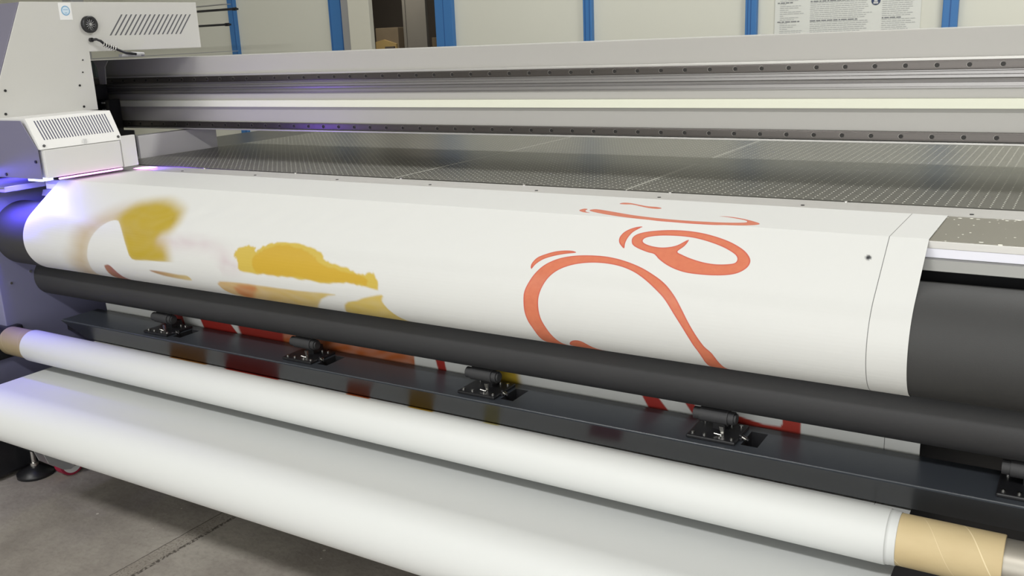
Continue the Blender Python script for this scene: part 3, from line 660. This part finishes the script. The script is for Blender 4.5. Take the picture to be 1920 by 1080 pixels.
ART = {"strokes": [[[-0.7786, 0.0713], [-0.7771, 0.0574], [-0.7613, 0.0567], [-0.7406, 0.0675], [-0.7161, 0.0788], [-0.6961, 0.0806], [-0.6831, 0.0889], [-0.6866, 0.0985], [-0.7047, 0.0962], [-0.7271, 0.0847], [-0.7509, 0.0709], [-0.7655, 0.0736]], [[-0.8205, 0.1609], [-0.8203, 0.1419], [-0.8116, 0.1432], [-0.8084, 0.1589], [-0.7997, 0.1704], [-0.7886, 0.1767], [-0.803, 0.1756]], [[-0.8018, 0.1545], [-0.8005, 0.1415], [-0.7894, 0.1398], [-0.7514, 0.1537], [-0.7052, 0.1716], [-0.6561, 0.1833], [-0.6078, 0.1886], [-0.5636, 0.1873], [-0.525, 0.1824], [-0.4985, 0.1729], [-0.4947, 0.1644], [-0.5019, 0.1526], [-0.5222, 0.1415], [-0.5419, 0.1335], [-0.5559, 0.1328], [-0.5436, 0.1285], [-0.5173, 0.1361], [-0.488, 0.1548], [-0.4709, 0.1718], [-0.4722, 0.1844], [-0.4909, 0.1964], [-0.5241, 0.2042], [-0.5669, 0.2059], [-0.6081, 0.2056], [-0.6543, 0.2043], [-0.701, 0.1972], [-0.744, 0.1852], [-0.7829, 0.1687]], [[-0.6649, 0.2203], [-0.6767, 0.2227], [-0.6888, 0.2295], [-0.6965, 0.2382], [-0.6997, 0.2496], [-0.6966, 0.2602], [-0.6893, 0.2682], [-0.6822, 0.2731], [-0.6847, 0.2612], [-0.684, 0.248], [-0.6795, 0.2353], [-0.6717, 0.2267]], [[-0.6737, 0.2566], [-0.6753, 0.2472], [-0.6693, 0.2387], [-0.6555, 0.2322], [-0.6359, 0.2273], [-0.6093, 0.2235], [-0.5786, 0.2229], [-0.5509, 0.2258], [-0.5225, 0.2324], [-0.4973, 0.2415], [-0.4747, 0.2543], [-0.4618, 0.267], [-0.4566, 0.2784], [-0.4586, 0.2904], [-0.468, 0.3014], [-0.4817, 0.3081], [-0.5026, 0.3122], [-0.5277, 0.3137], [-0.5539, 0.3128], [-0.5752, 0.3081], [-0.5946, 0.3001], [-0.6116, 0.2896], [-0.6236, 0.2796], [-0.6367, 0.2768], [-0.6564, 0.2704], [-0.6686, 0.2639]], [[-0.7689, 0.2918], [-0.7777, 0.2888], [-0.7926, 0.2895], [-0.8102, 0.2935], [-0.8264, 0.3011], [-0.84, 0.3106], [-0.8455, 0.3223], [-0.8457, 0.331], [-0.8421, 0.338], [-0.8373, 0.3258], [-0.827, 0.3136], [-0.8096, 0.3041], [-0.7895, 0.2971]], [[-0.8456, 0.3991], [-0.8453, 0.3821], [-0.8396, 0.3644], [-0.8303, 0.3435], [-0.8169, 0.3234], [-0.7963, 0.3084], [-0.7696, 0.2993], [-0.7377, 0.295], [-0.7048, 0.2948], [-0.6706, 0.3004], [-0.635, 0.3118], [-0.6021, 0.3283], [-0.5812, 0.3421], [-0.5619, 0.3602], [-0.5473, 0.3789], [-0.536, 0.3961], [-0.5228, 0.4167], [-0.5085, 0.4393], [-0.493, 0.4626], [-0.4806, 0.5403], [-0.5087, 0.5494], [-0.516, 0.4702], [-0.5276, 0.4387], [-0.542, 0.4127], [-0.5591, 0.3896], [-0.5787, 0.3668], [-0.5988, 0.351], [-0.624, 0.3341], [-0.6492, 0.3209], [-0.6768, 0.3125], [-0.7066, 0.3096], [-0.735, 0.3115], [-0.762, 0.3185], [-0.7835, 0.3303], [-0.7987, 0.3458], [-0.8086, 0.3647], [-0.8146, 0.3857], [-0.8149, 0.406], [-0.8119, 0.4273], [-0.8039, 0.4513], [-0.7902, 0.497], [-0.7782, 0.5427], [-0.8217, 0.5323], [-0.8327, 0.4617], [-0.8396, 0.4392], [-0.844, 0.4202]], [[-0.7755, 0.5027], [-0.7632, 0.4771], [-0.7421, 0.4726], [-0.7224, 0.4989], [-0.6966, 0.5333], [-0.7315, 0.5485], [-0.7603, 0.5367]]], "holes": [[[-0.6544, 0.253], [-0.6524, 0.2463], [-0.6418, 0.2413], [-0.6221, 0.2373], [-0.5951, 0.2356], [-0.5676, 0.2367], [-0.5393, 0.2424], [-0.5104, 0.2519], [-0.4878, 0.2638], [-0.4796, 0.2729], [-0.4797, 0.2818], [-0.4879, 0.2863], [-0.5092, 0.2895], [-0.5321, 0.2881], [-0.5568, 0.2823], [-0.5757, 0.2753], [-0.5848, 0.27], [-0.5775, 0.2588], [-0.5736, 0.25], [-0.5729, 0.2415], [-0.5795, 0.2472], [-0.5886, 0.2557], [-0.6005, 0.2612], [-0.6167, 0.2641], [-0.6346, 0.2626], [-0.6483, 0.2584]]], "soft": [[-2.0102, 0.3235], [-2.0114, 0.298], [-1.9822, 0.2731], [-1.9128, 0.2614], [-1.8579, 0.2762], [-1.8335, 0.2929], [-1.8292, 0.3263], [-1.8495, 0.3449], [-1.8526, 0.365], [-1.8272, 0.3816], [-1.8244, 0.4088], [-1.8849, 0.4142], [-1.9393, 0.4166], [-1.9534, 0.387], [-1.9786, 0.3551]], "halo": [[-2.0182, 0.323], [-2.0667, 0.346], [-2.0888, 0.3684], [-2.1037, 0.3987], [-2.1166, 0.4304], [-2.1355, 0.4923], [-2.1552, 0.5819], [-2.2069, 0.5794], [-2.1917, 0.4566], [-2.1622, 0.4134], [-2.1499, 0.3628], [-2.1163, 0.3325], [-2.0676, 0.3025], [-2.0113, 0.2818]], "white": [[-2.0206, 0.3244], [-2.0461, 0.3254], [-2.0671, 0.3405], [-2.0846, 0.3606], [-2.0998, 0.3864], [-2.1112, 0.4142], [-2.1217, 0.4423], [-2.1429, 0.5485], [-2.0054, 0.5635], [-1.7777, 0.5178], [-1.6573, 0.4527], [-1.6384, 0.4126], [-1.7408, 0.4106], [-1.8288, 0.413], [-1.8925, 0.4159], [-1.9393, 0.4166], [-1.957, 0.3873], [-1.9821, 0.3554]], "brown": [[-2.0548, 0.444], [-2.0351, 0.4479], [-2.0268, 0.4909], [-2.0223, 0.5796], [-2.0647, 0.581], [-2.0877, 0.5592], [-2.0693, 0.4621]], "sliver": [[-1.888, 0.4419], [-1.8417, 0.4406], [-1.7884, 0.443], [-1.7549, 0.443], [-1.7508, 0.4561], [-1.7979, 0.4561], [-1.8497, 0.4521]], "lower": [[-1.6618, 0.4545], [-1.6009, 0.4427], [-1.5276, 0.4417], [-1.4117, 0.4412], [-1.3011, 0.4377], [-1.3475, 0.4556], [-1.4377, 0.55], [-1.5117, 0.5883], [-1.5946, 0.5575], [-1.6291, 0.5227]], "patch": [[-1.6112, 0.4585], [-1.5355, 0.4453], [-1.5629, 0.4788], [-1.6109, 0.5251]], "corner": [[-1.3281, 0.5459], [-1.2882, 0.4642], [-1.2474, 0.4465], [-1.2226, 0.4358], [-1.1739, 0.4233], [-1.1779, 0.4371], [-1.1714, 0.4565], [-1.1493, 0.5171], [-1.2056, 0.5753], [-1.2772, 0.5456]], "blob": [[-1.5879, 0.3754], [-1.5834, 0.3641], [-1.5632, 0.3547], [-1.534, 0.3531], [-1.5254, 0.3636], [-1.504, 0.3482], [-1.4742, 0.3392], [-1.4142, 0.3352], [-1.3773, 0.3416], [-1.3397, 0.3519], [-1.3232, 0.3674], [-1.2899, 0.3738], [-1.2526, 0.3792], [-1.2261, 0.3866], [-1.1967, 0.3811], [-1.186, 0.3886], [-1.1805, 0.4104], [-1.2165, 0.4114], [-1.2516, 0.4069], [-1.3098, 0.4128], [-1.3746, 0.4131], [-1.4299, 0.4114], [-1.4991, 0.4125], [-1.5704, 0.4119], [-1.5747, 0.3915], [-1.5849, 0.3817]], "inner": [[-1.5143, 0.3649], [-1.4906, 0.3517], [-1.4436, 0.3428], [-1.3897, 0.3496], [-1.3579, 0.36], [-1.3374, 0.3748], [-1.2673, 0.3845], [-1.2157, 0.3915], [-1.2109, 0.4068], [-1.2515, 0.406], [-1.3203, 0.4118], [-1.4016, 0.4095], [-1.4872, 0.4114], [-1.5219, 0.4082], [-1.5334, 0.3837]], "pink": [[-1.8449, 0.3668], [-1.7965, 0.3534], [-1.6907, 0.3545], [-1.6216, 0.3694], [-1.5779, 0.4004], [-1.5884, 0.4101], [-1.6256, 0.4114], [-1.637, 0.3839], [-1.6969, 0.3711], [-1.8008, 0.3772]]}
C1v = np.array([1.474, -.467]); r1 = .0890; C2v = np.array([1.532, -.603]); r2 = .0565
P0v = np.array([1.721, -.322]); P1v = np.array([1.517, -.3215])
v_ = P1v - C1v; ta = math.atan2(v_[1], v_[0]) + math.acos(r1 / np.hypot(*v_))
na = math.atan2(*(C2v - C1v)[::-1]) + 2 * math.pi
prof = [P0v, P1v] + [C1v + r1 * np.array([math.cos(t), math.sin(t)]) for t in np.linspace(ta, na, 40)]
n2a = na - math.pi
prof += [C2v + r2 * np.array([math.cos(t), math.sin(t)]) for t in np.linspace(n2a, 0.05, 20)]
prof = np.array(prof)
i_w = len(prof)
ROLLC = np.array([1.365, -.749]); ROLLR = 0.0425
prof = np.vstack([prof, [[1.5945, -.711], [1.5585, -.7820], [1.551, -.7885], [1.372, -.7925]]])
SL = np.concatenate([[0], np.cumsum(np.hypot(*np.diff(prof, axis=0).T))])
s_web0, s_web1 = SL[i_w], SL[i_w + 1]; s_under = SL[i_w + 2]
z_w0 = -.711
def web_s(z):      # height on the near-vertical run -> distance along the sheet
    za, zb2 = prof[i_w - 1][1], -.711
    if z > -.711: return SL[i_w] - (z + .711) / (za - zb2) * (SL[i_w] - SL[i_w - 1])
    return SL[i_w] + (-.711 - z)
s_samples = np.unique(np.concatenate([np.arange(0, SL[-1], 0.0027), SL]))
X0, X1 = -2.38, -0.200
x_samples = np.linspace(X0, X1, 860)
Yp = np.interp(s_samples, SL, prof[:, 0]); Zp = np.interp(s_samples, SL, prof[:, 1])
ns, nx = len(s_samples), len(x_samples)
XX = np.tile(x_samples, ns); SS = np.repeat(s_samples, nx); YY = np.repeat(Yp, nx); ZZ = np.repeat(Zp, nx) + CAMZ
# faint slack ripples behind the roller
def win(v, a, b_, w): return np.clip((v - a) / w, 0, 1) * np.clip((b_ - v) / w, 0, 1)
amp = win(SS, 0.205, 0.330, 0.05) * win(XX, -2.2, -0.85, 0.35)
ph = (XX * 1.0 + (SS - 0.2) * 1.1) * 2 * math.pi / 0.075
rip = amp * (np.sin(ph + 1.2 * np.sin(XX * 9)) * 0.5 + 0.35 * np.sin(ph * 0.61 + 2)) * 0.0011
YY = YY + rip * -0.6; ZZ = ZZ + rip * 0.8
paper = np.array(lin(240, 240, 236))
ink = np.tile(paper, (len(XX), 1))
def lay(poly, col, soft=0.0015, alpha=1.0, k=3, jit=0.0, tex=0.0, col2=None, grow=0.0):
    idx, d = sdf(poly, XX, SS, soft * 2 + 0.002 + grow, k, jit); d = d - grow
    a = 1 - np.clip((d + soft) / (2 * soft), 0, 1); a = a * a * (3 - 2 * a) * alpha
    c = np.array(lin(*col))
    if tex:
        nzz = 0.5 + 0.5 * np.sin(XX[idx] * 41 + 3 * np.sin(SS[idx] * 63)) * np.sin(SS[idx] * 90 + 2.5 * np.sin(XX[idx] * 37))
        a = a * (1 - tex * nzz)
    if col2 is not None:
        x_ = XX[idx]; t = np.clip((x_ - x_.min()) / (np.ptp(x_) + 1e-9), 0, 1)[:, None]
        c = c * (1 - t) + np.array(lin(*col2)) * t
    ink[idx] = ink[idx] * (1 - a[:, None]) + c * a[:, None]
lay(ART['halo'], (206, 182, 140), 0.045, 0.85, tex=0.12, grow=0.008)
lay(ART['soft'], (200, 172, 44), 0.026, 1.0, tex=0.04, grow=0.016)
lay(ART['pink'], (222, 200, 206), 0.030, 0.75, tex=0.5)
lay(ART['blob'], (222, 192, 72), 0.0025, 0.97, k=5, jit=0.0022)
lay(ART['inner'], (218, 176, 46), 0.003, 0.85, k=5, jit=0.002)
lay(ART['white'], (240, 240, 236), 0.0018)
lay(ART['brown'], (182, 132, 84), 0.0018, 1, col2=(172, 108, 104))
lay(ART['sliver'], (170, 120, 84), 0.003, 1, col2=(226, 204, 140))
lay(ART['lower'], (226, 186, 120), 0.003, 0.95, tex=0.15, col2=(218, 190, 92))
lay(ART['patch'], (214, 122, 60), 0.008, 0.8, tex=0.3)
lay(ART['corner'], (222, 192, 84), 0.003, 0.95, tex=0.1)
# second run of the print, below the rollers
def wp(L): return [(x, web_s(z)) for x, z in L]
lay(wp([[-1.8474, -0.655], [-1.6751, -0.655], [-1.2675, -0.655], [-1.2708, -0.76], [-1.5938, -0.76], [-1.7984, -0.76]]), (196, 102, 42), 0.002, k=1, tex=0.18)
lay(wp([[-1.8474, -0.655], [-1.6751, -0.655], [-1.6829, -0.76], [-1.8119, -0.76], [-1.8365, -0.699]]), (168, 48, 38), 0.006, k=1)
for L in ([[-2.15, -0.65], [-2.06, -0.65], [-2.035, -0.76], [-2.13, -0.76]], [[-1.995, -0.65], [-1.90, -0.65], [-1.80, -0.76], [-1.953, -0.76]],
          [[-1.2174, -0.65], [-1.1897, -0.65], [-1.1752, -0.75], [-1.1951, -0.75]], [[-0.730, -0.65], [-0.705, -0.65], [-0.63, -0.74], [-0.68, -0.74]],
          [[-0.64, -0.66], [-0.622, -0.66], [-0.58, -0.715], [-0.60, -0.715]]):
    lay(wp(L), (178, 46, 38), 0.0015, k=1)
lay(wp([[-0.56, -0.688], [-0.5285, -0.6937], [-0.4979, -0.6998], [-0.4678, -0.7047], [-0.4365, -0.704], [-0.4319, -0.6969], [-0.4351, -0.65], [-0.399, -0.65], [-0.400, -0.75], [-0.4575, -0.74], [-0.56, -0.735]]), (190, 58, 44), 0.0015, k=1)
lay(wp([[-1.07, -0.655], [-1.00, -0.655], [-0.985, -0.73], [-1.05, -0.73]]), (220, 186, 62), 0.010, k=1)
# third run, below the crossbeam
def up(xa, xb, a_, b_): return [(xa, s_under + a_), (xb, s_under + a_), (xb + 0.01, s_under + b_), (xa + 0.01, s_under + b_)]
lay(up(-2.06, -1.917, -0.05, 0.07), (190, 130, 60), 0.006, k=1)
lay(up(-1.846, -1.656, -0.05, 0.12), (184, 58, 44), 0.006, k=1)
lay(up(-1.439, -1.369, -0.02, 0.05), (205, 100, 44), 0.004, k=1)
lay(up(-1.256, -1.188, -0.05, 0.10), (206, 160, 48), 0.004, k=1)
lay(up(-1.054, -1.017, -0.05, 0.10), (222, 208, 140), 0.006, k=1)
lay(up(-0.80, -0.73, 0.03, 0.10), (150, 60, 80), 0.006, k=1)
# registration dot
lay([(-0.2795 + 0.0042 * math.cos(a_), 0.2495 + 0.0046 * math.sin(a_)) for a_ in np.linspace(0, 6.283, 24)[:-1]], (40, 40, 46), 0.0012, k=1)
stroke = np.full(len(XX), 0.02)
for L in ART['strokes']:
    idx, d = sdf(L, XX, SS, 0.02); stroke[idx] = np.minimum(stroke[idx], d)
for L in ART['holes']:
    idx, d = sdf(L, XX, SS, 0.02); stroke[idx] = np.maximum(stroke[idx], -d)
me = bpy.data.meshes.new('printed_media_web')
co = np.stack([XX, YY, ZZ], 1).astype(np.float32)
ii = np.arange((ns - 1) * nx).reshape(ns - 1, nx)[:, :-1].ravel()
quads = np.stack([ii, ii + 1, ii + 1 + nx, ii + nx], 1).astype(np.int32)
me.vertices.add(len(co)); me.vertices.foreach_set('co', co.ravel())
me.loops.add(quads.size); me.loops.foreach_set('vertex_index', quads.ravel())
me.polygons.add(len(quads)); me.polygons.foreach_set('loop_start', np.arange(0, quads.size, 4, dtype=np.int32))
me.polygons.foreach_set('loop_total', np.full(len(quads), 4, dtype=np.int32))
me.update(calc_edges=True)
at = me.attributes.new('ink', 'FLOAT_COLOR', 'POINT'); at.data.foreach_set('color', np.hstack([ink * np.array([0.675, 0.68, 0.69]), np.ones((len(ink), 1))]).astype(np.float32).ravel())
at = me.attributes.new('stroke', 'FLOAT', 'POINT'); at.data.foreach_set('value', stroke.astype(np.float32))
sm = np.ones(len(quads), bool); row = np.repeat(np.arange(ns - 1), nx - 1); kr = np.searchsorted(s_samples, SL[1] - 1e-6); sm[row == kr - 1] = False; sm[row < kr] = False
me.polygons.foreach_set('use_smooth', sm)
me.materials.append(M['print'])
o = bpy.data.objects.new('printed_media_web', me); link(o)
setp(o, 'white banner printed with yellow washes and orange-red script strokes, draped over the big black roller', 'banner')

# ------------------------------------------------------------------ wound roll, shaft, blank web
ry, rz = 1.365, W(-0.749)
t = thing('take_up_roll', (-1.3, ry, rz - ROLLR), 'roll of white media wound on a cardboard core in front of the charcoal crossbeam', 'media roll')
b = MB(); b.lathe([(-2.382, 0.0392), (-2.382, 0.0418), (-2.381, 0.0425), (-0.206, 0.0425), (-0.2045, 0.0418), (-0.2045, 0.0411), (-0.200, 0.0411), (-0.1985, 0.0405), (-0.191, 0.0405), (-0.190, 0.0398), (-0.190, 0.0392)], (0, ry, rz), (1, 0, 0), 96)
b.build('wound_media', M['blank'], t)
b = MB(); b.lathe([(-2.485, 0.0352), (-2.485, 0.039), (-0.052, 0.039), (-0.0505, 0.0385), (-0.0505, 0.0352), (-2.485, 0.0352)], (0, ry, rz), (1, 0, 0), 96)
b.build('cardboard_core', M['kraft'], t)
b = MB(); b.cyl((-2.486, ry, rz), (XR, ry, rz), 0.0345, 64)
setp(b.build('winding_shaft', mat('dull_steel', (0.36, 0.335, 0.29), 0.42, 0.6, noise=0.05)), 'steel shaft poking out of the right end of the cardboard core', 'shaft')
cy, cz, cr = C3[0], C3[1], 0.0705
bp_ = [(1.62, W(-.86)), (1.50, cz + cr), (1.41, cz + cr)] + [(cy + cr * math.cos(a_), cz + cr * math.sin(a_)) for a_ in np.linspace(math.pi / 2, math.pi * 1.5 + 0.15, 48)] + [(1.42, W(-1.00)), (1.62, W(-1.03))]
b = MB(); b.smooth = True
xsb = np.linspace(-2.375, -0.200, 30)
rows = [[b.bm.verts.new((x_, p[0], p[1])) for x_ in xsb] for p in bp_]
for i in range(len(rows) - 1):
    for j in range(len(xsb) - 1):
        f = b.bm.faces.new((rows[i][j], rows[i][j + 1], rows[i + 1][j + 1], rows[i + 1][j])); f.smooth = True
setp(b.build('blank_media_web', M['blank']), 'plain white media passing over the lowest front roller, under the wound roll', 'banner')
